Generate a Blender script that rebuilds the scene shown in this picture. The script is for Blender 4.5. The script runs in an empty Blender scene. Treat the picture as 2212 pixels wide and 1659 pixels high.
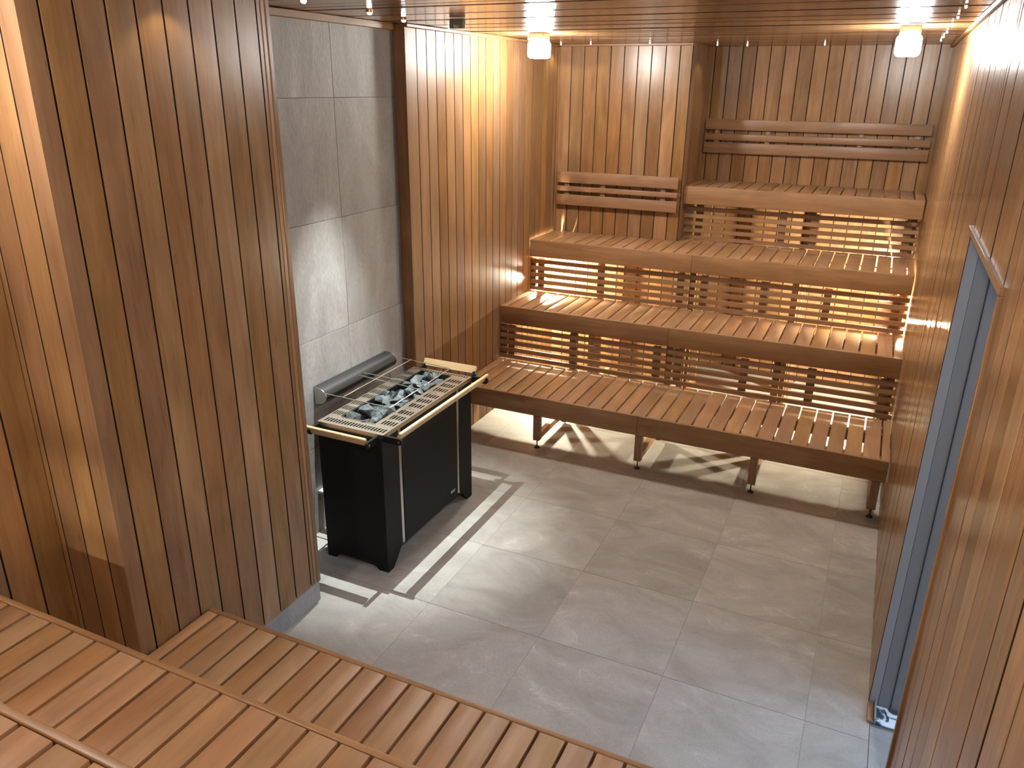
import bpy, bmesh, math, random
from mathutils import Vector, Matrix
random.seed(7)
SC = bpy.context.scene
COL = SC.collection

# ------------------------------------------------------------------ camera
CX, CY, CZ = 2.54091, -3.61513, 2.39177
YAW, PITCH, ROLL, FPX = 0.435018, -0.363933, 0.01129, 1685.109
cam_d = bpy.data.cameras.new('camera')
cam = bpy.data.objects.new('camera', cam_d)
COL.objects.link(cam)
fw = Vector((-math.sin(YAW)*math.cos(PITCH), math.cos(YAW)*math.cos(PITCH), math.sin(PITCH)))
r0 = Vector((math.cos(YAW), math.sin(YAW), 0)); u0 = r0.cross(fw)
rt = math.cos(ROLL)*r0 + math.sin(ROLL)*u0
up = -math.sin(ROLL)*r0 + math.cos(ROLL)*u0
M = Matrix((rt, up, -fw)).transposed().to_4x4()
M.translation = (CX, CY, CZ)
cam.matrix_world = M
cam_d.sensor_width = 36.0; cam_d.sensor_fit = 'HORIZONTAL'
cam_d.lens = FPX/2212*36.0
cam_d.clip_start = 0.02
SC.camera = cam

# ------------------------------------------------------------------ view + world
SC.view_settings.view_transform = 'Standard'
SC.view_settings.look = 'None'
SC.view_settings.gamma = 1.0
SC.view_settings.use_curve_mapping = False
SC.view_settings.exposure = 1.10
SC.cycles.max_bounces = 8
SC.cycles.diffuse_bounces = 5
SC.cycles.glossy_bounces = 4
SC.cycles.sample_clamp_indirect = 6.0
SC.cycles.caustics_reflective = False
SC.cycles.caustics_refractive = False

W_SKY = 0.9            # bluish daylight that reaches the room only through the doorway
world = bpy.data.worlds.new('daylight'); SC.world = world
world.use_nodes = True
bg = world.node_tree.nodes['Background']
bg.inputs[0].default_value = (0.38, 0.62, 1.0, 1)
wt = world.node_tree
_tc = wt.nodes.new('ShaderNodeTexCoord'); _dp = wt.nodes.new('ShaderNodeVectorMath'); _dp.operation = 'DOT_PRODUCT'
_dp.inputs[1].default_value = (0.873, 0.09, 0.48)            # brighter towards the window side outside
wt.links.new(_tc.outputs['Generated'], _dp.inputs[0])
_mx = wt.nodes.new('ShaderNodeMath'); _mx.operation = 'MAXIMUM'; _mx.inputs[1].default_value = 0.0
wt.links.new(_dp.outputs['Value'], _mx.inputs[0])
_pw = wt.nodes.new('ShaderNodeMath'); _pw.operation = 'POWER'; _pw.inputs[1].default_value = 6.0
wt.links.new(_mx.outputs[0], _pw.inputs[0])
_ma = wt.nodes.new('ShaderNodeMath'); _ma.operation = 'MULTIPLY_ADD'
_ma.inputs[1].default_value = W_SKY*3.2; _ma.inputs[2].default_value = W_SKY*0.3
wt.links.new(_pw.outputs[0], _ma.inputs[0]); wt.links.new(_ma.outputs[0], bg.inputs[1])

# lamp strengths
E_LAMP, C_LAMP = 178.0, (1.0, 0.985, 0.94)     # ceiling lamp glass
E_BULK, C_BULK = 3200.0, (1.0, 0.92, 0.70)    # lamps under the benches
E_STAR, C_STAR = 1.2, (1.0, 0.9, 0.6)       # star lights (watt)
E_SPOT = (310.0, 5.0, 5.0); C_SPOT = (0.90, 1.0, 1.0)

# ------------------------------------------------------------------ room measures
W, H = 2.817, 2.714
D1, D2, XC = 2.667, 3.327, 1.082          # back wall beside column / recess
XP, YPV, YPF = 0.326, -2.072, -1.066      # projecting panel by the niche
XN, YN = -0.0785, 0.39                    # tiled niche
YB = -4.25                                # wall behind the camera
PB = 0.1088                               # board pitch
DY0, DY1, DZ = -1.575, -0.645, 1.965      # doorway

# ------------------------------------------------------------------ materials
def nt(name):
    m = bpy.data.materials.new(name); m.use_nodes = True
    t = m.node_tree; b = t.nodes['Principled BSDF']
    return m, t, b
def N(t, typ, **kw):
    n = t.nodes.new(typ)
    for k, v in kw.items(): setattr(n, k, v)
    return n
def L(t, a, b): t.links.new(a, b)
def ramp(t, fac, stops):
    r = N(t, 'ShaderNodeValToRGB'); cr = r.color_ramp
    while len(cr.elements) < len(stops): cr.elements.new(0.5)
    for e, (p, c) in zip(cr.elements, stops):
        e.position = p; e.color = (c[0], c[1], c[2], 1)
    L(t, fac, r.inputs[0]); return r.outputs[0]
def math_n(t, op, a, b=None, c=None):
    n = N(t, 'ShaderNodeMath', operation=op)
    for i, v in enumerate((a, b, c)):
        if v is None: continue
        if isinstance(v, (int, float)): n.inputs[i].default_value = v
        else: L(t, v, n.inputs[i])
    return n.outputs[0]
def mixc(t, fac, a, b, mode='MIX'):
    n = N(t, 'ShaderNodeMix', data_type='RGBA', blend_type=mode)
    for s, v in ((n.inputs[0], fac), (n.inputs[6], a), (n.inputs[7], b)):
        if hasattr(v, 'links'): L(t, v, s)
        elif isinstance(v, (int, float)): s.default_value = v
        else: s.default_value = (v[0], v[1], v[2], 1)
    return n.outputs[2]

def wood(name, axis, dark, light, var=0.2, rough=0.38, bump=0.12, spec=0.5):
    m, t, b = nt(name)
    tc = N(t, 'ShaderNodeTexCoord'); geo = N(t, 'ShaderNodeNewGeometry')
    rnd = geo.outputs['Random Per Island']
    off = N(t, 'ShaderNodeVectorMath', operation='SCALE')
    off.inputs[0].default_value = (31.7, 17.3, 23.9); L(t, rnd, off.inputs[3])
    add = N(t, 'ShaderNodeVectorMath', operation='ADD')
    L(t, tc.outputs['Object'], add.inputs[0]); L(t, off.outputs[0], add.inputs[1])
    def noise(along, across, detail, dist, rgh=0.55):
        mp = N(t, 'ShaderNodeMapping'); s = [across]*3; s[axis] = along
        mp.inputs['Scale'].default_value = s; L(t, add.outputs[0], mp.inputs[0])
        n = N(t, 'ShaderNodeTexNoise'); n.inputs['Scale'].default_value = 1.0
        n.inputs['Detail'].default_value = detail; n.inputs['Distortion'].default_value = dist
        n.inputs['Roughness'].default_value = rgh
        L(t, mp.outputs[0], n.inputs['Vector']); return n.outputs[0]
    n1 = noise(1.0, 13.0, 5.0, 2.0)          # broad figure
    n2 = noise(5.0, 95.0, 5.0, 0.9)         # fine streaks
    n3 = noise(1.9, 6.0, 4.0, 1.2)           # blotches
    f = math_n(t, 'MULTIPLY_ADD', n1, 0.48, math_n(t, 'MULTIPLY_ADD', n2, 0.18, math_n(t, 'MULTIPLY', n3, 0.54)))
    col = ramp(t, f, [(0.38, dark), (0.62, [(a+c)/2 for a, c in zip(dark, light)]), (0.82, light)])
    hsv = N(t, 'ShaderNodeHueSaturation')
    L(t, col, hsv.inputs['Color'])
    rn2 = math_n(t, 'FRACT', math_n(t, 'MULTIPLY', rnd, 7.31))
    rn3 = math_n(t, 'FRACT', math_n(t, 'MULTIPLY', rnd, 13.77))
    L(t, math_n(t, 'MULTIPLY_ADD', rn2, var*2, 1.0-var), hsv.inputs['Value'])
    L(t, math_n(t, 'MULTIPLY_ADD', rn3, 0.009, 0.4955), hsv.inputs['Hue'])
    L(t, math_n(t, 'MULTIPLY_ADD', rnd, 0.16, 0.92), hsv.inputs['Saturation'])
    L(t, hsv.outputs[0], b.inputs['Base Color'])
    L(t, math_n(t, 'MULTIPLY_ADD', n2, 0.10, rough-0.05), b.inputs['Roughness'])
    b.inputs['Specular IOR Level'].default_value = spec
    bp = N(t, 'ShaderNodeBump'); bp.inputs['Strength'].default_value = bump
    bp.inputs['Distance'].default_value = 0.0012
    L(t, math_n(t, 'MULTIPLY_ADD', n2, 0.3, n1), bp.inputs['Height']); L(t, bp.outputs[0], b.inputs['Normal'])
    return m

WD, WL = (0.172, 0.083, 0.032), (0.335, 0.184, 0.083)          # wall alder
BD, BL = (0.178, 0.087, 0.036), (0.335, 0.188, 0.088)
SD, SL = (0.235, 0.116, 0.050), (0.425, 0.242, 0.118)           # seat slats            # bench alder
wall_z = wood('alder_boards_vertical', 2, WD, WL, 0.20, 0.29, 0.03, 0.32)
wall_x = wood('alder_boards_ceiling', 0, WD, WL, 0.16, 0.20, 0.012)
wall_matt = wood('alder_boards_matt', 2, WD, WL, 0.20, 0.46, 0.03, 0.32)
wall_gloss = wood('alder_boards_satin', 2, WD, WL, 0.20, 0.235, 0.02, 0.28)
trim_y = wood('alder_trim_depth', 1, WD, WL, 0.08, 0.4, 0.1)
trim_x = wood('alder_trim_width', 0, WD, WL, 0.08, 0.4, 0.1)
bench_x = wood('bench_wood_width', 0, BD, BL, 0.10, 0.42, 0.10)
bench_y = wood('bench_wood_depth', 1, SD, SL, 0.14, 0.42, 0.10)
bench_z = wood('bench_wood_upright', 2, BD, BL, 0.10, 0.45, 0.10)
rail_x = wood('pale_rail_width', 0, (0.44, 0.27, 0.12), (0.66, 0.44, 0.24), 0.05, 0.4, 0.05)
rail_y = wood('pale_rail_depth', 1, (0.44, 0.27, 0.12), (0.66, 0.44, 0.24), 0.05, 0.4, 0.05)

def plain(name, col, rough=0.5, metal=0.0, emit=None, es=0.0, spec=0.5, noise=None):
    m, t, b = nt(name)
    b.inputs['Base Color'].default_value = (*col, 1)
    b.inputs['Roughness'].default_value = rough; b.inputs['Metallic'].default_value = metal
    b.inputs['Specular IOR Level'].default_value = spec
    if emit:
        b.inputs['Emission Color'].default_value = (*emit, 1); b.inputs['Emission Strength'].default_value = es
    if noise:
        sc_, amt = noise
        tc = N(t, 'ShaderNodeTexCoord'); n = N(t, 'ShaderNodeTexNoise'); n.inputs['Scale'].default_value = sc_
        n.inputs['Detail'].default_value = 5; L(t, tc.outputs['Object'], n.inputs['Vector'])
        c = mixc(t, n.outputs[0], [x*(1-amt) for x in col], [min(1, x*(1+amt)) for x in col])
        L(t, c, b.inputs['Base Color'])
        bp = N(t, 'ShaderNodeBump'); bp.inputs['Strength'].default_value = 0.15; bp.inputs['Distance'].default_value = 0.001
        L(t, n.outputs[0], bp.inputs['Height']); L(t, bp.outputs[0], b.inputs['Normal'])
    return m

def stone_tile(name, c_dark, c_mid, c_light, vein, bump, rough, grain, stretch=(1, 1, 1)):
    m, t, b = nt(name)
    tc = N(t, 'ShaderNodeTexCoord'); geo = N(t, 'ShaderNodeNewGeometry')
    rnd = geo.outputs['Random Per Island']
    off = N(t, 'ShaderNodeVectorMath', operation='SCALE')
    off.inputs[0].default_value = (41.7, 27.3, 13.9); L(t, rnd, off.inputs[3])
    add = N(t, 'ShaderNodeVectorMath', operation='ADD')
    L(t, tc.outputs['Object'], add.inputs[0]); L(t, off.outputs[0], add.inputs[1])
    mp = N(t, 'ShaderNodeMapping'); mp.inputs['Scale'].default_value = stretch; L(t, add.outputs[0], mp.inputs[0])
    def noise(s, d, dist, rgh=0.55):
        n = N(t, 'ShaderNodeTexNoise'); n.inputs['Scale'].default_value = s; n.inputs['Detail'].default_value = d
        n.inputs['Distortion'].default_value = dist; n.inputs['Roughness'].default_value = rgh
        L(t, mp.outputs[0], n.inputs['Vector']); return n.outputs[0]
    a = noise(2.3, 8, 1.4, 0.62); g = noise(grain, 3, 0)
    col = ramp(t, a, [(0.3, c_dark), (0.5, c_mid), (0.72, c_light)])
    # thin pale veins where a distorted noise crosses its middle value
    v = noise(1.5, 6, 1.8, 0.6)
    vd = math_n(t, 'ABSOLUTE', math_n(t, 'SUBTRACT', v, 0.5))
    vm = math_n(t, 'MULTIPLY', math_n(t, 'SUBTRACT', 1.0, math_n(t, 'MINIMUM', math_n(t, 'MULTIPLY', vd, 60.0), 1.0)), 
                math_n(t, 'MAXIMUM', math_n(t, 'MULTIPLY_ADD', a, 5.0, -2.55), 0.0))
    vm = math_n(t, 'MINIMUM', math_n(t, 'MULTIPLY', vm, vein), 1.0)
    col = mixc(t, vm, col, [min(1, x*1.35) for x in c_light])
    col = mixc(t, 0.22, col, ramp(t, g, [(0.3, (0.25,)*3), (0.7, (0.75,)*3)]), 'OVERLAY')
    hsv = N(t, 'ShaderNodeHueSaturation'); L(t, col, hsv.inputs['Color'])
    L(t, math_n(t, 'MULTIPLY_ADD', rnd, 0.16, 0.92), hsv.inputs['Value'])
    L(t, hsv.outputs[0], b.inputs['Base Color'])
    b.inputs['Roughness'].default_value = rough
    b.inputs['Specular IOR Level'].default_value = 0.35
    bp = N(t, 'ShaderNodeBump'); bp.inputs['Strength'].default_value = bump; bp.inputs['Distance'].default_value = 0.004
    L(t, math_n(t, 'MULTIPLY_ADD', g, 0.6, a), bp.inputs['Height']); L(t, bp.outputs[0], b.inputs['Normal'])
    return m

floor_m = stone_tile('grey_stone_floor_tile', (0.235, 0.215, 0.185), (0.30, 0.275, 0.245), (0.36, 0.335, 0.30), 0.7, 0.10, 0.5, 160, (1, 1.5, 1))
tile_m = stone_tile('grey_stone_wall_tile', (0.235, 0.215, 0.20), (0.285, 0.265, 0.245), (0.35, 0.335, 0.315), 0.25, 0.75, 0.6, 75, (1, 1.6, 0.5))
grout_m = plain('grey_grout', (0.15, 0.14, 0.128), 0.9, noise=(60, 0.2))
gap_m = plain('dark_backing', (0.02, 0.010, 0.006), 0.9)
black_m = plain('black_powder_coat', (0.0065, 0.0068, 0.0066), 0.55, 0.0, spec=0.18, noise=(400, 0.25))
tube_m = plain('anthracite_tube', (0.018, 0.018, 0.0175), 0.45, 0.3, noise=(300, 0.2))
steel_m = plain('brushed_steel', (0.50, 0.47, 0.42), 0.30, 1.0, noise=(250, 0.08))
grate_m = plain('steel_grate', (0.62, 0.54, 0.44), 0.34, 1.0, noise=(180, 0.08))
white_m = plain('pale_steel_clip', (0.75, 0.8, 0.85), 0.3, 0.5)
print_m = plain('pale_print', (0.55, 0.56, 0.56), 0.6)
rubber_m = plain('black_rubber', (0.012, 0.012, 0.012), 0.6)
tray_m = plain('dark_tray', (0.03, 0.028, 0.028), 0.5, 0.7)
reveal_m = plain('grey_laminate', (0.20, 0.19, 0.178), 0.45, noise=(7, 0.05))
frame_m = plain('pale_grey_frame', (0.27, 0.26, 0.25), 0.4)
gasket_m = plain('black_gasket', (0.02, 0.02, 0.02), 0.6)
plaster_m, _t, _b = nt('rough_plaster')
_n = N(_t, 'ShaderNodeTexNoise'); _n.inputs['Scale'].default_value = 22; _n.inputs['Detail'].default_value = 6; _n.inputs['Distortion'].default_value = 1.0
L(_t, N(_t, 'ShaderNodeTexCoord').outputs['Object'], _n.inputs['Vector'])
L(_t, ramp(_t, _n.outputs[0], [(0.46, (0.05, 0.052, 0.05)), (0.50, (0.3, 0.3, 0.29)), (0.54, (0.72, 0.73, 0.72))]), _b.inputs['Base Color'])
_b.inputs['Roughness'].default_value = 0.9
sensor_m = plain('olive_plastic', (0.10, 0.075, 0.035), 0.5)
glass_m = plain('lit_frosted_glass', (0.9, 0.9, 0.88), 0.5, emit=C_LAMP, es=E_LAMP)
glass_dim = plain('dimly_lit_frosted_glass', (0.9, 0.9, 0.88), 0.5, emit=C_LAMP, es=E_LAMP*0.70)
bulk_m = plain('lit_bulkhead_glass', (0.9, 0.9, 0.85), 0.5, emit=C_BULK, es=E_BULK)
bulk_dim = plain('dimly_lit_bulkhead_glass', (0.9, 0.9, 0.85), 0.5, emit=C_BULK, es=E_BULK*0.45)
star_m = plain('lit_star_lens', (1, 1, 1), 0.3, emit=(1, 0.93, 0.8), es=7.0)
spotlens_m = plain('lit_spot_lens', (1, 1, 1), 0.3, emit=(0.95, 1, 0.98), es=30.0)
copper_m = plain('copper_ring', (0.75, 0.38, 0.16), 0.25, 1.0)
lampbase_m = wood('lamp_base_wood', 2, (0.30, 0.16, 0.075), (0.46, 0.27, 0.14), 0.03, 0.45, 0.05)

def stone_mat():
    m, t, b = nt('grey_heater_stone')
    tc = N(t, 'ShaderNodeTexCoord'); oi = N(t, 'ShaderNodeObjectInfo')
    off = N(t, 'ShaderNodeVectorMath', operation='SCALE'); off.inputs[0].default_value = (9.1, 5.7, 7.7)
    L(t, oi.outputs['Random'], off.inputs[3])
    add = N(t, 'ShaderNodeVectorMath', operation='ADD'); L(t, tc.outputs['Object'], add.inputs[0]); L(t, off.outputs[0], add.inputs[1])
    n = N(t, 'ShaderNodeTexNoise'); n.inputs['Scale'].default_value = 38; n.inputs['Detail'].default_value = 7
    n.inputs['Roughness'].default_value = 0.68; n.inputs['Distortion'].default_value = 0.7
    L(t, add.outputs[0], n.inputs['Vector'])
    col = ramp(t, n.outputs[0], [(0.3, (0.015, 0.019, 0.019)), (0.52, (0.036, 0.044, 0.044)), (0.74, (0.105, 0.12, 0.118))])
    hsv = N(t, 'ShaderNodeHueSaturation'); L(t, col, hsv.inputs['Color'])
    L(t, math_n(t, 'MULTIPLY_ADD', oi.outputs['Random'], 0.6, 0.72), hsv.inputs['Value'])
    L(t, hsv.outputs[0], b.inputs['Base Color']); b.inputs['Roughness'].default_value = 0.62
    bp = N(t, 'ShaderNodeBump'); bp.inputs['Strength'].default_value = 0.5; bp.inputs['Distance'].default_value = 0.003
    L(t, n.outputs[0], bp.inputs['Height']); L(t, bp.outputs[0], b.inputs['Normal'])
    return m
stone_m = stone_mat()

# ------------------------------------------------------------------ mesh helpers
class MB:
    """collects shapes, builds ONE mesh object"""
    def __init__(self, org=(0, 0, 0)):
        self.bm = bmesh.new(); self.o = Vector(org)
    def box(self, x0, x1, y0, y1, z0, z1, bev=0.0, seg=1, mi=0, mat4=None):
        r = bmesh.ops.create_cube(self.bm, size=1.0)
        vs = r['verts']
        for v in vs:
            v.co = Vector(((x0+x1)/2+v.co.x*(x1-x0), (y0+y1)/2+v.co.y*(y1-y0), (z0+z1)/2+v.co.z*(z1-z0)))
        fs = {f for v in vs for f in v.link_faces}
        for f in fs: f.material_index = mi
        if bev > 0:
            es = list({e for v in vs for e in v.link_edges})
            rb = bmesh.ops.bevel(self.bm, geom=es, offset=bev, segments=seg, affect='EDGES', profile=0.5)
            vs = list({v for f in rb['faces'] for v in f.verts} | {v for v in vs if v.is_valid})
            for f in rb['faces']: f.material_index = mi
        if mat4 is not None: bmesh.ops.transform(self.bm, matrix=mat4, verts=vs)
        return vs
    def prism(self, pts, axis, a0, a1, mi=0):
        """polygon pts (2D in the other two axes, in order) extruded along axis"""
        def mk(p, a):
            c = [p[0], p[1]]; c.insert(axis, a); return self.bm.verts.new(c)
        A = [mk(p, a0) for p in pts]; B = [mk(p, a1) for p in pts]
        fs = [self.bm.faces.new(A), self.bm.faces.new(B[::-1])]
        n = len(pts)
        for i in range(n): fs.append(self.bm.faces.new((A[i], B[i], B[(i+1) % n], A[(i+1) % n])))
        for f in fs: f.material_index = mi
        bmesh.ops.recalc_face_normals(self.bm, faces=fs)
        return A+B
    def cyl(self, p, q, r, n=16, r2=None, mi=0):
        p, q = Vector(p), Vector(q); d = q-p
        rot = d.to_track_quat('Z', 'Y').to_matrix().to_4x4()
        rot.translation = (p+q)/2
        rr = bmesh.ops.create_cone(self.bm, cap_ends=True, segments=n, radius1=r, radius2=r if r2 is None else r2, depth=d.length, matrix=rot)
        for f in {f for v in rr['verts'] for f in v.link_faces}: f.material_index = mi
        return rr['verts']
    def boards(self, org, u, n, v, u0, u1, v0, v1, phase, pitch=PB, holes=(), bulge=0.0003, jit=0.0, mi=0):
        """tongue-and-groove boards on the plane org + s*u + t*v, room side along n"""
        org, u, n, v = map(Vector, (org, u, n, v))
        cuts = {u0, u1}
        k = math.ceil((u0-phase)/pitch)
        lines = []
        while phase+k*pitch < u1:
            s = phase+k*pitch
            if s > u0+0.012 and s < u1-0.012: lines.append(s)
            k += 1
        cuts |= set(lines)
        for h in holes: cuts |= {h[0], h[1]}
        cs = sorted(c for c in cuts if u0 <= c <= u1)
        for a, b in zip(cs, cs[1:]):
            w = b-a
            if w < 0.002: continue
            lo, hi = v0, v1
            for h in holes:
                if a >= h[0]-1e-6 and b <= h[1]+1e-6: lo = h[2]
            ga = 0.0 if (a not in lines) else 0.0031
            gb = 0.0 if (b not in lines) else 0.0031
            bl = bulge*min(1, w/pitch)
            j = random.uniform(-jit, jit)
            prof = [(0, -0.009), (ga, -0.009), (ga+0.0002, -0.0009), (ga+0.0012, 0.0)]
            for q in range(1, 6):
                s = ga+0.0012+(w-ga-gb-0.0024)*q/6
                prof.append((s, bl*(1-(2*q/6-1)**2)))
            prof += [(w-gb-0.0012, 0.0), (w-gb-0.0002, -0.0009), (w-gb, -0.009), (w, -0.009)]
            A = [self.bm.verts.new(org+u*(a+s)+n*(h+j)+v*lo) for s, h in prof]
            B = [self.bm.verts.new(org+u*(a+s)+n*(h+j)+v*hi) for s, h in prof]
            fs = []
            for i in range(len(prof)-1): fs.append(self.bm.faces.new((A[i], A[i+1], B[i+1], B[i])))
            fs.append(self.bm.faces.new(A)); fs.append(self.bm.faces.new(B))
            for f in fs[:-2]:
                f.normal_update()
                f.material_index = mi
            # make front faces look into the room
            if fs[6].normal.dot(n) < 0: bmesh.ops.reverse_faces(self.bm, faces=fs[:-2])
            for i in (0, 1, len(prof)-3, len(prof)-2): fs[i].material_index = 1
    def rod(self, pts, r, n=8):
        for a, b in zip(pts, pts[1:]): self.cyl(a, b, r, n)
    def build(self, name, mats, parent=None, smooth=True, org=None):
        me = bpy.data.meshes.new(name)
        o = self.o if org is None else Vector(org)
        if o.length > 0: bmesh.ops.translate(self.bm, vec=-o, verts=self.bm.verts)
        bmesh.ops.recalc_face_normals
        self.bm.to_mesh(me); self.bm.free()
        for m in (mats if isinstance(mats, (list, tuple)) else [mats]): me.materials.append(m)
        if smooth:
            me.polygons.foreach_set('use_smooth', [True]*len(me.polygons))
            me.set_sharp_from_angle(angle=math.radians(38))
        ob = bpy.data.objects.new(name, me); COL.objects.link(ob)
        if parent is not None:
            ob.parent = parent
            ob.location = o - Vector(parent.location) if parent.parent is None else o - Vector(parent.location) - Vector(parent.parent.location)
        else: ob.location = o
        return ob

def tag(o, label, cat, group=None, kind=None):
    o['label'] = label; o['category'] = cat
    if group: o['group'] = group
    if kind: o['kind'] = kind
    return o
def thing(name, loc, label, cat, group=None):
    o = bpy.data.objects.new(name, None); COL.objects.link(o)
    o.location = loc; o.empty_display_size = 0.1
    return tag(o, label, cat, group)
def struct(o, label, cat):
    return tag(o, label, cat, kind='structure')
def clone_tree(o, parent=None):
    c = o.copy(); COL.objects.link(c)
    if parent is not None: c.parent = parent
    for ch in list(o.children): clone_tree(ch, c)
    return c

# ------------------------------------------------------------------ floor
mb = MB()
TP = 0.588; gx0, gy0 = 0.236, 0.315
for i in range(-1, 5):
    for j in range(-8, 6):
        x0, x1 = gx0+TP*i, gx0+TP*(i+1); y0, y1 = gy0+TP*j, gy0+TP*(j+1)
        x0, x1 = max(x0, -0.12), min(x1, W+0.01); y0, y1 = max(y0, YB-0.05), min(y1, D2+0.05)
        if x1-x0 < 0.02 or y1-y0 < 0.02: continue
        mb.box(x0+0.0004, x1-0.0004, y0+0.0010, y1-0.0010, -0.012, 0.0, 0.0003)
# threshold tiles inside the doorway
for a, b in ((-0.775, DY0+0.4), (DY0+0.397, DY0-0.05)):
    mb.box(W+0.012, W+1.6, b, a, -0.012, 0.0, 0.0008)
mb.box(-0.2, W+1.7, YB-0.1, D2+0.1, -0.08, -0.0035, mi=1)
struct(mb.build('floor', [floor_m, grout_m]), 'grey stone tile floor of the sauna', 'floor')

# ------------------------------------------------------------------ ceiling
mb = MB()
mb.boards((0, 0, H), (0, 1, 0), (0, 0, -1), (1, 0, 0), YB-0.02, D2+0.02, -0.13, W+0.02, 0.06, jit=0.0025, bulge=0.0005)
mb.box(-0.25, W+0.15, YB-0.1, D2+0.1, H+0.009, H+0.06, mi=1)
struct(mb.build('ceiling', [wall_x, gap_m]), 'timber ceiling of narrow boards running across the room', 'ceiling')

# ------------------------------------------------------------------ walls
BK = 0.06
mb = MB()     # left wall, board field beside the far benches
mb.boards((0, 0, 0), (0, 1, 0), (1, 0, 0), (0, 0, 1), YN+0.022, D1, 0.0, H, 0.405)
mb.box(-0.14, -0.0088, YN+0.03, D2, 0, H, mi=1)
mb.box(XN+0.004, 0.002, YN, YN+0.021, 0.0, H-0.001, 0.0015)        # edge board of the niche
struct(mb.build('wall_left', [wall_matt, gap_m]), 'vertical board wall left of the far benches', 'wall')

mb = MB()     # column field + its side
mb.boards((0, D1, 0), (1, 0, 0), (0, -1, 0), (0, 0, 1), 0.012, XC, 0.0, H, 0.113)
mb.boards((XC, 0, 0), (0, 1, 0), (1, 0, 0), (0, 0, 1), D1-0.0005, D2, 0.0, H, D1+0.33)
mb.box(-0.02, XC-0.0088, D1+0.0088, D2+0.02, 0, H, mi=1)
struct(mb.build('wall_column', [wall_z, gap_m]), 'boarded wall projection behind the short backrest', 'wall')

mb = MB()     # back wall of the recess
mb.boards((0, D2, 0), (1, 0, 0), (0, -1, 0), (0, 0, 1), XC, W, 0.0, H, 1.109)
mb.box(XC-0.05, W+0.1, D2+0.0088, D2+0.09, 0, H, mi=1)
struct(mb.build('wall_back', [wall_z, gap_m]), 'boarded back wall behind the long backrest', 'wall')

mb = MB()     # right wall with the doorway
mb.boards((W, 0, 0), (0, 1, 0), (-1, 0, 0), (0, 0, 1), YB, D2, 0.012, H, -1.574, holes=[(DY0, DY1, DZ)], bulge=0.0006, jit=0.0011)
for y0, y1, z0 in ((YB-0.05, DY0-0.031, 0), (DY1+0.031, D2+0.1, 0), (DY0-0.031, DY1+0.031, DZ+0.031)):
    mb.box(W+0.0088, W+0.10, y0, y1, z0, H, mi=1)
struct(mb.build('wall_right', [wall_gloss, gap_m]), 'boarded right wall with the doorway', 'wall')

mb = MB()     # wall behind the camera
mb.boards((0, YB, 0), (1, 0, 0), (0, 1, 0), (0, 0, 1), 0, W, 0.0, H, 0.05)
mb.box(-0.1, W+0.1, YB-0.09, YB-0.0088, 0, H, mi=1)
struct(mb.build('wall_front', [wall_z, gap_m]), 'boarded wall behind the near benches', 'wall')

mb = MB()     # left wall beside the near benches
mb.boards((0, 0, 0), (0, 1, 0), (1, 0, 0), (0, 0, 1), YB, YPV, 0.0, H, -2.174)
mb.box(-0.14, -0.0088, YB-0.05, YPV+0.2, 0, H, mi=1)
struct(mb.build('wall_recess', [wall_z, gap_m]), 'boarded wall at the left end of the near benches', 'wall')

mb = MB()     # projecting panel between near benches and niche
ZP = 0.112
mb.boards((XP, 0, 0), (0, 1, 0), (1, 0, 0), (0, 0, 1), YPV+0.001, YPF-0.046, ZP, H, -2.003)
mb.boards((0, YPV, 0), (1, 0, 0), (0, -1, 0), (0, 0, 1), 0.0, XP, 0.0, H, 0.245)
mb.box(XP-0.02, XP+0.002, YPF-0.0445, YPF-0.024, ZP, H, 0.002)
mb.box(XP-0.02, XP+0.006, YPF-0.0235, YPF, ZP, H, 0.003)
mb.box(-0.14, XP-0.0088, YPV+0.0088, YPF-0.012, 0.0, H, mi=1)
mb.boards((0, YPF-0.0115, 0), (1, 0, 0), (0, 1, 0), (0, 0, 1), XN, XP-0.02, ZP, H, 0.1)
struct(mb.build('wall_panel', [wall_z, gap_m]), 'projecting boarded wall left of the heater niche', 'wall')
mb = MB()
mb.box(XP-0.012, XP-0.003, YPV, YPF-0.004, 0.0, ZP+0.01, 0.0008)
mb.box(XN, XP-0.012, YPF-0.014, YPF-0.004, 0.0, ZP+0.01, 0.0008)
struct(mb.build('baseboard_panel', [tile_m]), 'grey tile plinth under the boarded wall left of the heater', 'baseboard')

mb = MB()     # tiled niche wall
ty = [YPF-0.02, -0.76, -0.171, 0.41]; tz = [0.0, 0.524, 1.127, 1.730, 2.331, 2.70]
for a, b in zip(ty, ty[1:]):
    for c, d in zip(tz, tz[1:]):
        mb.box(XN-0.012, XN, a+0.0012, b-0.0012, c+0.0012, d-0.0012, 0.0008)
mb.box(XN-0.08, XN-0.0035, YPF-0.02, YN+0.1, 0, H, mi=1)
struct(mb.build('wall_niche', [tile_m, grout_m]), 'grey stone tile wall behind the heater', 'wall')

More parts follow.
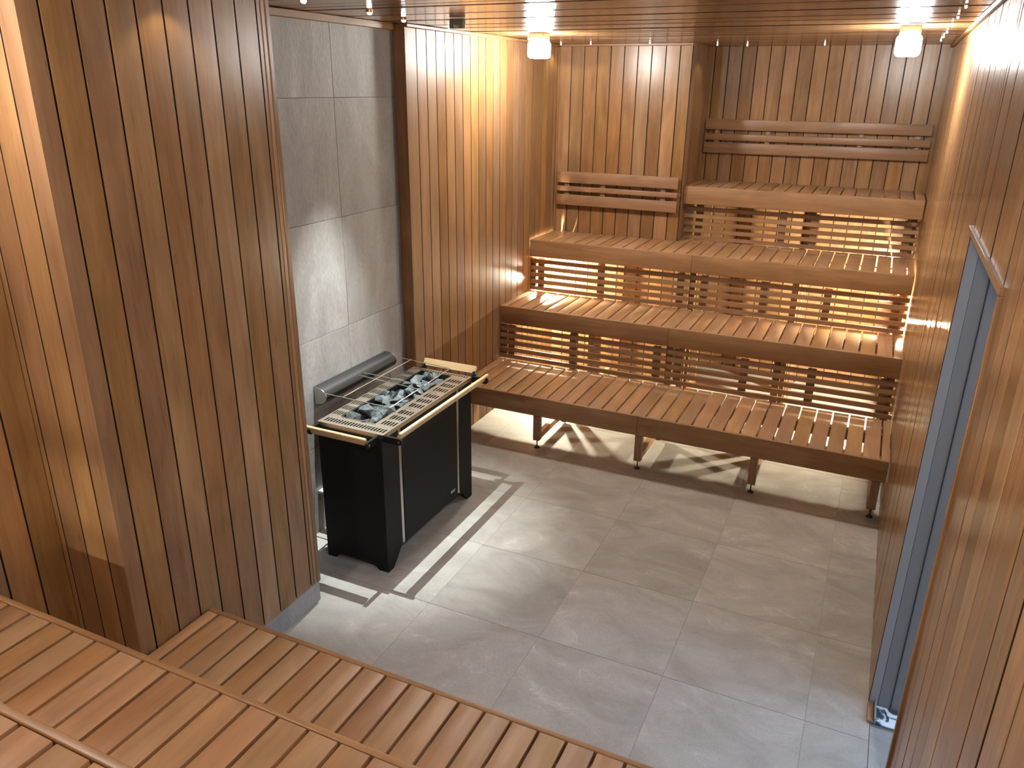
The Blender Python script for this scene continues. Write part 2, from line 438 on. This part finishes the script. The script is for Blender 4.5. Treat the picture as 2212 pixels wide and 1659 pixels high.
# cornices
mb = MB(); mb.box(XN-0.001, XN+0.022, YPF-0.02, YN-0.004, H-0.036, H-0.001, 0.003)
struct(mb.build('trim_1', [trim_y]), 'wooden cornice strip above the grey tile niche', 'trim')
mb = MB(); mb.box(0.001, 0.019, YN, D1-0.001, H-0.022, H-0.001, 0.004)
struct(mb.build('trim_2', [trim_y]), 'wooden cornice strip above the left board wall', 'trim')
mb = MB(); mb.box(W-0.019, W-0.001, YB, D2-0.001, H-0.022, H-0.001, 0.004)
struct(mb.build('trim_3', [trim_y]), 'wooden cornice strip above the right board wall', 'trim')
mb = MB(); mb.box(0.02, XC, D1-0.018, D1-0.001, H-0.020, H-0.001, 0.004)
struct(mb.build('trim_4', [trim_x]), 'wooden cornice strip above the short backrest', 'trim')
mb = MB(); mb.box(0.001, 0.013, D1-0.014, D1-0.0015, 0, H-0.022, 0.003)
struct(mb.build('trim_5', [wall_z]), 'narrow wooden corner strip left of the short backrest', 'trim')

# doorway in the right wall
door = thing('door_1', (W, (DY0+DY1)/2, 0), 'grey lined doorway in the right board wall', 'doorway')
door['kind'] = 'structure'
mb = MB(); mb.box(W+0.036, W+0.14, DY1, DY1+0.03, 0.0, DZ, 0.001); mb.box(W+0.036, W+0.14, DY0-0.03, DY0, 0.0, DZ, 0.001)
mb.box(W+0.036, W+0.14, DY0, DY1, DZ, DZ+0.03, 0.001); mb.build('reveal', reveal_m, door)
mb = MB(); mb.box(W+0.002, W+0.035, DY1-0.002, DY1+0.03, 0.0, DZ, 0.001); mb.box(W+0.002, W+0.035, DY0-0.03, DY0+0.002, 0.0, DZ, 0.001)
mb.box(W+0.002, W+0.035, DY0, DY1, DZ-0.002, DZ+0.03, 0.001); mb.build('frame', frame_m, door)
mb = MB(); mb.box(W+0.081, W+0.085, DY1-0.003, DY1+0.001, 0.0, DZ, 0); mb.box(W+0.081, W+0.085, DY0-0.001, DY0+0.003, 0.0, DZ, 0)
mb.build('gasket', gasket_m, door)
mb = MB(); mb.box(W-0.010, W+0.02, DY0-0.022, DY1+0.012, DZ-0.003, DZ+0.018, 0.002); mb.build('top_casing', trim_y, door)
mb = MB(); mb.box(W-0.008, W+0.012, DY0-0.020, DY0-0.002, 0.0, DZ-0.003, 0.002); mb.build('side_casing', wall_z, door)
mb = MB(); mb.box(W-0.002, W+0.022, DY1-0.115, DY1-0.001, 0.0005, 0.014, 0.002); mb.build('sill_block', trim_y, door)
mb = MB(); mb.box(W+0.030, W+0.22, DY1-0.112, DY1-0.003, 0.0002, 0.006, 0.001)
mb.build('rough_patch', plaster_m, door)
mb = MB(); mb.box(W+0.023, W+0.030, DY1-0.112, DY1-0.003, 0.0004, 0.028, 0.0008); mb.build('edge_strip', frame_m, door)

# ------------------------------------------------------------------ benches
LEGX = (0.59, 1.325, 2.068, 2.765)
def bench(x0, x1, yf, yr, z, phase, label, front_sign=1, legs=LEGX, fh=0.1356, splits=(), lo=0.045):
    """front_sign +1: front edge at yf faces -y (far benches); -1: front faces +y (near benches)"""
    s = front_sign
    t = thing('sauna_bench', ((x0+x1)/2, yf+s*0.3, 0), label, 'bench', None)
    def Y(a, b): return (min(yf+s*a, yf+s*b), max(yf+s*a, yf+s*b))
    D = abs(yr-yf)
    mb = MB()
    p = 0.0996; k = math.ceil((x0-phase)/p); cs = [x0+0.002]
    while phase+k*p < x1-0.015:
        if phase+k*p > x0+0.015: cs.append(phase+k*p)
        k += 1
    cs.append(x1-0.002)
    for i, (a, b) in enumerate(zip(cs, cs[1:])):
        g0 = 0 if i == 0 else 0.0055; g1 = 0 if i == len(cs)-2 else 0.0055
        y0, y1 = Y(0.0225, D-random.uniform(0.012, 0.016))
        mb.box(a+g0, b-g1, y0, y1, z-0.028, z-random.uniform(0.0, 0.0008), 0.0022, 2)
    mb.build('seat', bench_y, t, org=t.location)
    mb = MB()
    segs = [x0+0.001] + [c for c in splits] + [x1-0.001]
    for a, b in zip(segs, segs[1:]):
        y0, y1 = Y(0.0, 0.021)
        mb.box(a, b-0.0006, y0, y1, z-fh, z+0.001, 0.0045, 3)
    mb.build('fascia', bench_x, t, org=t.location)
    for yo in (lo+0.047, D-0.21):
        mb = MB(); y0, y1 = Y(yo, yo+0.045)
        mb.box(x0+0.02, x1-0.02, y0, y1, z-0.10, z-0.0282, 0.002); mb.build('bearer', bench_x, t, org=t.location)
    for lx in legs:
        for yo in (lo, D-0.10):
            mb = MB(); y0, y1 = Y(yo, yo+0.045)
            mb.box(lx-0.024, lx+0.024, y0, y1, 0.062, z-0.0285, 0.002)
            lg = mb.build('leg', bench_z, t, org=t.location)
            mb = MB(); yc = (y0+y1)/2
            mb.cyl((lx, yc, 0.010), (lx, yc, 0.066), 0.004, 10); mb.cyl((lx, yc, 0.0002), (lx, yc, 0.009), 0.021, 20, 0.016)
            mb.cyl((lx, yc, 0.009), (lx, yc, 0.016), 0.012, 16, 0.006)
            mb.build('foot', rubber_m, lg, org=t.location)
        mb = MB(); y0, y1 = Y(lo+0.047, D-0.102)
        mb.box(lx-0.02, lx+0.02, y0, y1, 0.064, 0.108, 0.002); mb.build('stretcher', bench_y, t, org=t.location)
    return t

Z1, Z2, Z3, Z4 = 0.405, 0.823, 1.242, 1.669
bench(0.003, W-0.006, 0.947, 1.615, Z1, 0.0735+0.0996*1, 'lowest of the far wooden benches, front legs standing on black feet', splits=(1.32,))
bench(0.003, W-0.006, 1.611, 2.181, Z2, 0.062, 'far wooden bench second from the floor', splits=(1.32,), lo=0.06)
b3 = bench(0.003, W-0.006, 2.1535, 2.675, Z3, 0.075, 'far wooden bench third from the floor, under the short backrest', splits=(1.32,), lo=0.08)
# the seat of this bench is deeper right of the wall projection
mb = MB()
k = 0
xx = 0.075+0.0996*math.ceil((XC+0.004-0.075)/0.0996)
cs = [XC+0.004]
while xx < W-0.02:
    if xx > XC+0.02: cs.append(xx)
    xx += 0.0996
cs.append(W-0.008)
for a, b in zip(cs, cs[1:]):
    mb.box(a+0.0055, b-0.0055, 2.664, 2.79, Z3-0.028, Z3-0.0004, 0.0022, 2)
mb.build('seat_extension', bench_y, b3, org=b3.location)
bench(XC+0.003, W-0.006, 2.7175, 3.322, Z4, 1.1465, 'top far wooden bench under the long backrest', lo=0.135, legs=(1.20, 2.068, 2.765))
bench(XP+0.010, W-0.006, -1.737, -2.395, Z1, 0.395, 'lowest near wooden bench beside the grey floor', -1, legs=(0.45, 1.2, 2.0, 2.72))
bench(0.003, W-0.006, -2.3827, -2.985, Z2, 0.210, 'middle near wooden bench reaching the left wall', -1, legs=(0.12, 0.9, 1.8, 2.72))
bench(0.003, W-0.006, -2.9346, -3.56, Z3, 0.208, 'highest near wooden bench in the bottom left corner', -1, lo=0.085, legs=(0.12, 0.9, 1.8, 2.72))

# slatted riser panels below the bench fronts
def riser(x0, x1, y, z0, ups, label, sgn=1, n=5, pitch=0.0562, h=0.034, first=0.0335):
    t = thing('slatted_panel', ((x0+x1)/2, y, z0), label, 'panel', None)
    mb = MB()
    for k in range(n):
        zt = z0+first+pitch*k
        lo = max(zt-h, z0+0.0015)
        mb.box(x0+0.001, x1-0.001, min(y, y+sgn*0.018), max(y, y+sgn*0.018), lo, zt, 0.0018)
    mb.build('slats', bench_x, t, org=t.location)
    for ux in ups:
        mb = MB(); ya, yb = y+sgn*0.0182, y+sgn*0.040
        mb.box(ux-0.027, ux+0.027, min(ya, yb), max(ya, yb), z0+0.001, z0+first+pitch*(n-1)+0.004, 0.0015)
        mb.build('upright', bench_z, t, org=t.location)
    return t
riser(0.003, 1.319, 1.6184, Z1, (0.028, 0.092, 0.60, 1.242), 'slatted panel below the left half of the second far bench')
riser(1.320, W-0.006, 1.6184, Z1, (1.40, 1.856, 2.292, 2.735), 'slatted panel below the right half of the second far bench')
riser(0.003, 1.319, 2.1855, Z2, (0.018, 0.087, 0.60, 1.242), 'slatted panel with glaring lamp behind it, left half, below third bench')
riser(1.320, W-0.006, 2.1855, Z2, (1.42, 1.856, 2.292, 2.735), 'slatted panel with glaring lamp behind it, right half, below third bench')
riser(XC+0.004, W-0.006, 2.804, Z3, (1.13, 1.856, 2.09, 2.735), 'slatted panel below the top far bench', pitch=0.0575, first=0.030, h=0.032)
riser(0.003, W-0.006, -2.972, Z2, (0.03, 0.6, 1.24, 1.86, 2.3, 2.76), 'slatted panel below the highest near bench', -1)

# backrests
def backrest(x0, x1, yw, zs, bats, label):
    t = thing('backrest', ((x0+x1)/2, yw, zs[-1][0]), label, 'backrest')
    for a, b in zs:
        mb = MB(); mb.box(x0, x1, yw-0.052, yw-0.030, a, b, 0.003, 2); mb.build('board', bench_x, t, org=t.location)
    for bx in bats:
        mb = MB(); mb.box(bx-0.021, bx+0.021, yw-0.0297, yw-0.0012, zs[-1][0]+0.012, zs[0][1]-0.012, 0.002)
        bt = mb.build('batten', bench_z, t, org=t.location)
        mb = MB()
        for zc in ((zs[0][0]+zs[1][1])/2, (zs[1][0]+zs[2][1])/2): mb.cyl((bx, yw-0.034, zc), (bx, yw-0.0298, zc), 0.004, 10)
        mb.build('screw', steel_m, bt, org=t.location)
    return t
backrest(0.033, 1.060, D1, ((1.652, 1.741), (1.584, 1.624), (1.470, 1.556)), (0.12, 0.435, 0.94), 'short slatted backrest on the wall projection beside the left wall')
backrest(1.092, 2.790, D2, ((2.078, 2.160), (1.995, 2.046), (1.893, 1.976)), (1.19, 1.60, 2.30, 2.70), 'long slatted backrest above the top far bench')

# ------------------------------------------------------------------ heater
HX0, HX1, HY0, HY1, HZ = 0.112, 0.500, -0.734, 0.197, 0.79
ht = thing('sauna_heater', (0.306, -0.27, 0), 'black floor standing sauna heater heaped with stones', 'heater')
ORG = ht.location
mb = MB()
# end sections: outline with arched foot on the short sides, slanted foot on the long sides
for ya, yb, sg in ((HY0, HY0+0.146, 1), (HY1, HY1-0.146, -1)):
    th = 0.012
    lo, hi = min(ya, ya+sg*th), max(ya, ya+sg*th)
    out = [(HX0+0.012, 0.0), (HX0+0.052, 0.0), (HX0+0.082, 0.034), (HX1-0.092, 0.034), (HX1-0.058, 0.0), (HX1-0.012, 0.0), (HX1-0.012, 0.765), (HX0+0.012, 0.765)]
    mb.prism(out, 1, lo, hi)
    for xs, xe in ((HX1-0.012, HX1), (HX0, HX0+0.012)):
        o2 = [(ya, 0.0), (ya+sg*0.052, 0.0), (ya+sg*0.074, 0.022), (ya+sg*0.138, 0.095), (ya+sg*0.146, 0.10), (ya+sg*0.146, 0.765), (ya, 0.765)]
        mb.prism(o2, 0, xs, xe)
mb.box(HX0+0.012, HX1-0.012, HY0+0.012, HY1-0.012, 0.10, 0.755)
mb.build('housing', black_m, ht, org=ORG)
mb = MB(); mb.box(HX1-0.010, HX1+0.001, HY0+0.176, HY1-0.176, 0.094, 0.765, 0.0015); mb.build('front_panel', black_m, ht, org=ORG)
for yc in (HY0+0.161, HY1-0.161):
    mb = MB(); mb.box(HX1-0.012, HX1-0.003, yc-0.0145, yc+0.0145, 0.094, 0.772, 0.0008); mb.build('steel_strip', steel_m, ht, org=ORG)
# top grate: frame of slotted sheet around the stone trough
TX0, TX1, TY0, TY1 = 0.184, 0.394, -0.629, 0.157
PX0, PX1, PY0, PY1 = 0.106, 0.506, -0.728, 0.200
mb = MB()
def slotted(x0, x1, y0, y1, slots, z=HZ, th=0.003):
    xs = sorted({x0, x1} | {v for s in slots for v in s[:2]}); ys = sorted({y0, y1} | {v for s in slots for v in s[2:]})
    for a, b in zip(xs, xs[1:]):
        for c, d in zip(ys, ys[1:]):
            xm, ym = (a+b)/2, (c+d)/2
            if any(s[0] < xm < s[1] and s[2] < ym < s[3] for s in slots): continue
            mb.box(a, b, c, d, z-th, z)
rows = [-0.585, -0.498, -0.411, -0.300, -0.213, -0.126, -0.015, 0.072]
rows = [-0.590, -0.512, -0.434, -0.330, -0.252, -0.174, -0.070, 0.008, 0.086]
sl = [(0.413+i*0.0172, 0.4225+i*0.0172, r-0.024, r+0.024) for r in rows for i in range(5)]
slotted(TX1, PX1, TY0, TY1, sl)
sl = [(0.113+i*0.0140, 0.1205+i*0.0140, r-0.024, r+0.024) for r in rows for i in range(5)]
slotted(PX0, TX0, TY0, TY1, sl)
sl = [(0.128+i*0.0176, 0.1375+i*0.0176, -0.702, -0.662) for i in range(21)]
slotted(PX0, PX1, PY0, TY0, sl)
sl = [(0.128+i*0.0176, 0.1375+i*0.0176, 0.170, 0.192) for i in range(21)]
slotted(PX0, PX1, TY1, PY1, sl)
for a in ((PX0, PX0+0.003, PY0, PY1), (PX1-0.003, PX1, PY0, PY1), (PX0, PX1, PY0, PY0+0.003), (PX0, PX1, PY1-0.003, PY1)):
    mb.box(*a, HZ-0.022, HZ-0.0005)
for a in ((TX0-0.002, TX0, TY0, TY1), (TX1, TX1+0.002, TY0, TY1), (TX0, TX1, TY0-0.002, TY0), (TX0, TX1, TY1, TY1+0.002)):
    mb.box(*a, HZ-0.05, HZ+0.004)
mb.build('top_grate', grate_m, ht, smooth=False, org=ORG)
for yb_ in (-0.382, -0.122):
    mb = MB(); mb.cyl((0.450, yb_-0.006, HZ), (0.450, yb_-0.006, HZ+0.003), 0.006, 12); mb.build('bolt', steel_m, ht, org=ORG)
mb = MB()
mb.box(TX0, TX1, TY0, TY1, 0.724, 0.727)
for a in ((TX0+.0002, TX0+0.003, TY0, TY1), (TX1-0.003, TX1-.0002, TY0, TY1), (TX0, TX1, TY0+.0002, TY0+0.003), (TX0, TX1, TY1-0.003, TY1-.0002)): mb.box(*a, 0.727, HZ-0.001)
mb.build('stone_tray', tray_m, ht, org=ORG)
# guard rails: tilted pale boards on black arms
def rail(axis, c, a0, a1, tilt, mat):
    # board cross-section 46 x 16 mm, tilted so its broad face looks in and up
    hw, hh = 0.024, 0.008
    pts = []
    for sx, sz in ((-hw, -hh), (hw, -hh), (hw, hh), (-hw, hh)):
        pts.append((c[0]+sx*math.cos(tilt)-sz*math.sin(tilt), c[1]+sx*math.sin(tilt)+sz*math.cos(tilt)))
    mb = MB(); vs = mb.prism(pts, axis, a0, a1)
    es = list({e for v in vs for e in v.link_edges}); bmesh.ops.bevel(mb.bm, geom=es, offset=0.003, segments=2, affect='EDGES')
    return mb.build('guard_rail', mat, ht, org=ORG)
rf = rail(1, (0.577, 0.784), -0.700, 0.250, math.radians(62), rail_y)
rn = rail(0, (-0.800, 0.774), 0.092, 0.462, math.radians(180-62), rail_x)
rr_ = rail(0, (0.268, 0.808), 0.140, 0.500, math.radians(62), rail_x)
def arm(parent, p, q, w=0.007, h=0.017):
    p, q = Vector(p), Vector(q); d = (q-p).normalized(); side = Vector((-d.y, d.x, 0))*w
    mb = MB(); n = 10
    ring = []
    for sgn, base in ((1, q), (-1, p)):
        for i in range(n+1):
            a = -math.pi/2+math.pi*i/n
            ring.append(base+d*(sgn*h*math.cos(a))+Vector((0, 0, sgn*h*math.sin(a))))
    A = [mb.bm.verts.new(v+side) for v in ring]; B = [mb.bm.verts.new(v-side) for v in ring]
    fs = [mb.bm.faces.new(A), mb.bm.faces.new(B[::-1])]
    for i in range(len(ring)): fs.append(mb.bm.faces.new((A[i], B[i], B[(i+1) % len(ring)], A[(i+1) % len(ring)])))
    bmesh.ops.recalc_face_normals(mb.bm, faces=fs)
    o = mb.build('bracket', black_m, parent, org=ORG)
    mb = MB(); c = q; mb.cyl(c-side*1.0, c-side*1.35, 0.006, 12); mb.cyl(c+side*1.0, c+side*1.35, 0.006, 12)
    sc_ = mb.build('screw', steel_m, ht, org=ORG)
    return o
arm(ht, (0.48, -0.712, 0.766), (0.590, -0.712, 0.766))
arm(ht, (0.48, 0.224, 0.766), (0.585, 0.224, 0.770))
arm(ht, (0.474, -0.715, 0.766), (0.474, -0.812, 0.766))
arm(ht, (0.118, -0.715, 0.766), (0.118, -0.800, 0.766))
arm(ht, (0.492, 0.185, 0.770), (0.492, 0.262, 0.788))
arm(ht, (0.150, 0.185, 0.770), (0.150, 0.262, 0.788))
# maker's word on the front
cu = bpy.data.curves.new('word', 'FONT'); cu.body = 'eos'; cu.size = 0.036; cu.extrude = 0.0006; cu.space_character = 1.05
to = bpy.data.objects.new('word', cu); COL.objects.link(to)
dg = bpy.context.evaluated_depsgraph_get(); dg.update()
me = bpy.data.meshes.new_from_object(to.evaluated_get(dg)); bpy.data.objects.remove(to)
em = bpy.data.objects.new('emblem', me); COL.objects.link(em); me.materials.clear(); me.materials.append(print_m)
em.matrix_local = Matrix(((0, 0, 1, HX1+0.0016-ORG[0]), (1, 0, 0, -0.066-ORG[1]), (0, 1, 0, 0.137), (0, 0, 0, 1)))
em.parent = ht
mb = MB(); mb.box(XN+0.001, HX0+0.001, -0.552, -0.506, 0.243, 0.259, 0.002); mb.build('wall_bracket', white_m, ht, org=ORG)

# stones
ST = [(0.231, -0.59, 0.073), (0.255, -0.503, 0.079), (0.32, -0.612, 0.057), (0.366, -0.600, 0.052), (0.355, -0.542, 0.098), (0.278, -0.434, 0.058), (0.308, -0.391, 0.055), (0.362, -0.446, 0.09), (0.215, -0.32, 0.058), (0.264, -0.325, 0.058), (0.323, -0.325, 0.066), (0.23, -0.219, 0.062), (0.375, -0.371, 0.052), (0.21, -0.258, 0.05), (0.263, -0.186, 0.06), (0.298, -0.153, 0.05), (0.371, -0.22, 0.058), (0.366, -0.298, 0.057), (0.223, -0.061, 0.07), (0.257, -0.003, 0.075), (0.277, 0.07, 0.087), (0.31, -0.066, 0.055), (0.360, -0.055, 0.079), (0.302, 0.125, 0.066), (0.250, 0.132, 0.061), (0.362, 0.035, 0.07), (0.366, -0.126, 0.058), (0.276, -0.10, 0.05), (0.288, -0.252, 0.053), (0.366, -0.171, 0.048)]
rs = random.Random(21)
def rock(d, seed):
    r = random.Random(seed); bm = bmesh.new()
    for i in range(14):
        v = Vector((r.gauss(0, 1), r.gauss(0, 1), r.gauss(0, 1))).normalized()
        v = Vector((v.x*1.15, v.y*0.92, v.z*0.80))*d*0.60*r.uniform(0.74, 1.14)
        bm.verts.new(v)
    h = bmesh.ops.convex_hull(bm, input=bm.verts)
    bmesh.ops.delete(bm, geom=[g for g in h['geom_interior'] if isinstance(g, bmesh.types.BMVert)], context='VERTS')
    bmesh.ops.bevel(bm, geom=list(bm.edges), offset=d*0.014, segments=1, affect='EDGES')
    return bm
ordn = ['nearest', 'second', 'third', 'fourth', 'fifth', 'sixth', 'seventh', 'eighth', 'ninth', 'tenth', 'eleventh', 'twelfth', 'thirteenth']
rows_ = {'wall side row': [], 'middle row': [], 'room side row': []}
for i, (x, y, d) in enumerate(ST):
    key = 'wall side row' if x < 0.256 else ('middle row' if x < 0.325 else 'room side row')
    rows_[key].append((y, i))
lab = {}
for key, lst in rows_.items():
    lst.sort()
    for k, (y, i) in enumerate(lst):
        w = 'nearest to the camera' if k == 0 else ordn[k]+' from the near end'
        lab[i] = 'grey heater stone in the %s, %s' % (key, w)
for i, (x, y, d) in enumerate(ST):
    bm = rock(d, 100+i); zmin = min(v.co.z for v in bm.verts); zmax = max(v.co.z for v in bm.verts)
    me = bpy.data.meshes.new('heater_stone'); bm.to_mesh(me); bm.free(); me.materials.append(stone_m)
    o = bpy.data.objects.new('heater_stone', me); COL.objects.link(o)
    top = 0.795+rs.uniform(0.0, 0.018)+(0.016 if d > 0.07 else 0)
    o.location = (x, y, max(top-zmax, 0.7275-zmin)); o.rotation_euler = (0, 0, rs.uniform(0, 6.28))
    tag(o, lab[i], 'stone', 'stones heaped on the heater')
# a bottom layer fills the trough
def clampx(v): return min(max(v, TX0+0.045), TX1-0.045)
fill = [(0.23, -0.545), (0.33, -0.50), (0.24, -0.40), (0.34, -0.395), (0.30, -0.29), (0.235, -0.15), (0.335, -0.10), (0.24, 0.04), (0.335, 0.08), (0.32, -0.01)]
for i, (x, y) in enumerate(fill):
    bm = rock(0.050, 400+i); zmin = min(v.co.z for v in bm.verts)
    me = bpy.data.meshes.new('heater_stone'); bm.to_mesh(me); bm.free(); me.materials.append(stone_m)
    o = bpy.data.objects.new('heater_stone', me); COL.objects.link(o)
    o.location = (clampx(x), y, 0.7275-zmin); o.rotation_euler = (0, 0, rs.uniform(0, 6.28))
    tag(o, 'grey heater stone deep in the trough, half hidden by the stones on top', 'stone', 'bottom stones of the heater trough')

# half-round tube on the tiles with wire guards
tb = thing('herb_holder', (XN, -0.175, 0.82), 'black half round tube on the grey tiles behind the heater', 'tube')
TO = tb.location
arc = [(XN+0.001, 0.775), (XN+0.001, 0.872)] + [(XN+0.008+0.072*math.sin(a), 0.823+0.049*math.cos(a)) for a in [math.pi*i/18 for i in range(0, 19)]]
mb = MB(); mb.prism(arc, 1, -0.512, 0.168); mb.build('tube_body', tube_m, tb, org=TO)
for a, b in ((-0.5155, -0.5122), (0.1682, 0.1715)):
    mb = MB(); mb.prism([(p[0]+(0.0015 if p[0] > XN+0.02 else 0), p[1]) for p in arc], 1, a, b); mb.build('end_cap', steel_m, tb, org=TO)
for pts in ([(0.0, -0.522, 0.85), (0.424, -0.540, 0.852), (0.418, -0.249, 0.852), (-0.002, -0.210, 0.85)],
            [(0.0, -0.162, 0.85), (0.416, -0.188, 0.852), (0.406, 0.118, 0.852), (0.0, 0.160, 0.85)],
            [(0.126, -0.527, 0.8545), (0.123, 0.147, 0.8545)]):
    mb = MB(); mb.rod(pts, 0.0024); mb.build('guard_wire', steel_m, tb, org=TO)

# ------------------------------------------------------------------ lamps
def light(name, typ, loc, energy, color, parent, **kw):
    d = bpy.data.lights.new(name, typ); d.energy = energy; d.color = color
    for k, v in kw.items(): setattr(d, k, v)
    o = bpy.data.objects.new(name, d); COL.objects.link(o)
    o.location = Vector(loc); 
    if parent is not None: o.location = Vector(loc)-Vector(parent.location); o.parent = parent
    return o
def sauna_lamp(x, y, label, glass=None):
    t = thing('ceiling_lamp', (x, y, H-0.0015), label, 'lamp', 'sauna ceiling lamps')
    mb = MB(); mb.box(x-0.051, x+0.051, y-0.05, y+0.05, H-0.046, H-0.0016, 0.003); mb.build('base', lampbase_m, t, org=t.location)
    mb = MB()
    mb.box(x-0.062, x+0.062, y-0.061, y+0.061, H-0.150, H-0.0465, 0.024, 5)
    mb.build('glass_shade', glass or glass_m, t, org=t.location)
    return t
sauna_lamp(0.385, 1.38, 'glowing white ceiling lamp in the far left corner')
sauna_lamp(2.526, 1.32, 'glowing white ceiling lamp by the right wall')
sauna_lamp(0.385, -2.62, 'glowing ceiling lamp above the left end of the near benches', glass_dim)
sauna_lamp(2.45, -2.75, 'glowing ceiling lamp above the right end of the near benches', glass_dim)

def bulk(x, y, z, sgn, label, glass=None):
    t = thing('wall_lamp', (x, y, z), label, 'lamp', 'wall lamps under the benches')
    wx = 0.0015 if sgn > 0 else W-0.0015
    mb = MB(); mb.cyl((wx, y, z), (wx+sgn*0.018, y, z), 0.042, 24); mb.build('mount', white_m, t, org=t.location)
    mb = MB(); bmesh.ops.create_uvsphere(mb.bm, u_segments=20, v_segments=12, radius=0.030, matrix=Matrix.Translation((wx+sgn*0.052, y, z)))
    mb.cyl((wx+sgn*0.018, y, z), (wx+sgn*0.03, y, z), 0.02, 16)
    mb.build('globe', glass or bulk_m, t, org=t.location)
    return t
bulk(0.0, 2.33, 0.905, 1, 'glaring lamp behind the slats at the left wall')
bulk(W, 2.33, 0.892, -1, 'glaring lamp behind the slats at the right wall')
bulk(0.0, -3.12, 0.905, 1, 'lamp under the highest near bench at the left wall', bulk_dim)
bulk(W, -3.12, 0.905, -1, 'lamp under the highest near bench at the right wall', bulk_dim)

def star(x, y, label, e=E_STAR, r=0.0055, spot=False, power=None):
    t = thing('ceiling_spotlight' if spot else 'star_light', (x, y, H-0.0015), label, 'light', 'heater spotlights' if spot else 'star lights in the ceiling')
    r2 = 0.013 if spot else r
    mb = MB(); mb.cyl((x, y, H-0.012 if spot else H-0.006), (x, y, H-0.0012), r2*1.25, 20); mb.build('ring', copper_m if spot else steel_m, t, org=t.location)
    mb = MB(); zt = H-0.012 if spot else H-0.006
    mb.cyl((x, y, zt-0.009), (x, y, zt), r2*0.55, 16, r2*0.95); mb.build('lens', spotlens_m if spot else star_m, t, org=t.location)
    d = light('beam', 'SPOT', (x, y, zt-0.013), power or e, C_SPOT if spot else C_STAR, t, spot_size=math.radians(46 if spot else 104), spot_blend=1.0 if spot else 0.45, shadow_soft_size=0.004)
    return t
for i, y in enumerate((0.213, 0.74, 1.28, 1.78, 2.21, 2.605)):
    star(2.711, y, 'star light by the right wall, %s from the back wall' % ['sixth', 'fifth', 'fourth', 'third', 'second', 'nearest'][i])
for x, y, l in ((0.074, 2.525, 'tiny star light in the far left ceiling corner'), (0.322, 2.516, 'tiny star light right of the left ceiling lamp'), (0.792, 2.495, 'tiny star light above the short backrest, towards its right end'),
                (1.214, 2.853, 'tiny star light beside the wall projection, leftmost above the top bench'), (1.417, 2.962, 'tiny star light second from the left above the long backrest'), (1.969, 2.957, 'tiny star light over the middle of the long backrest'),
                (0.05, 0.798, 'tiny star light left of the ceiling sensor'), (0.097, 1.849, 'tiny star light left of the left ceiling lamp'),
                (0.43, -1.58, 'tiny star light above the projecting board wall')):
    star(x, y, l)
for (x, y, l), e in zip(((0.275, -0.33, 'copper spotlight above the middle of the heater'), (0.19, 0.091, 'copper spotlight right of the other heater spotlights'), (0.33, -0.86, 'copper spotlight at the top edge above the tiles')), E_SPOT):
    star(x, y, l, spot=True, power=e)

sn = thing('temperature_sensor', (0.44, 0.2, H-0.0015), 'small olive sensor box under the ceiling', 'sensor')
mb = MB(); mb.box(0.400, 0.480, 0.185, 0.215, H-0.048, H-0.0016, 0.004, 2); mb.build('housing', sensor_m, sn, org=sn.location)
mb = MB()
for i, hgt in enumerate((0.016, 0.014, 0.013, 0.010, 0.013)): mb.box(0.427+i*0.006, 0.4295+i*0.006, 0.1835, 0.185, H-0.046, H-0.046+hgt)
mb.build('vent_marks', print_m, sn, org=sn.location)
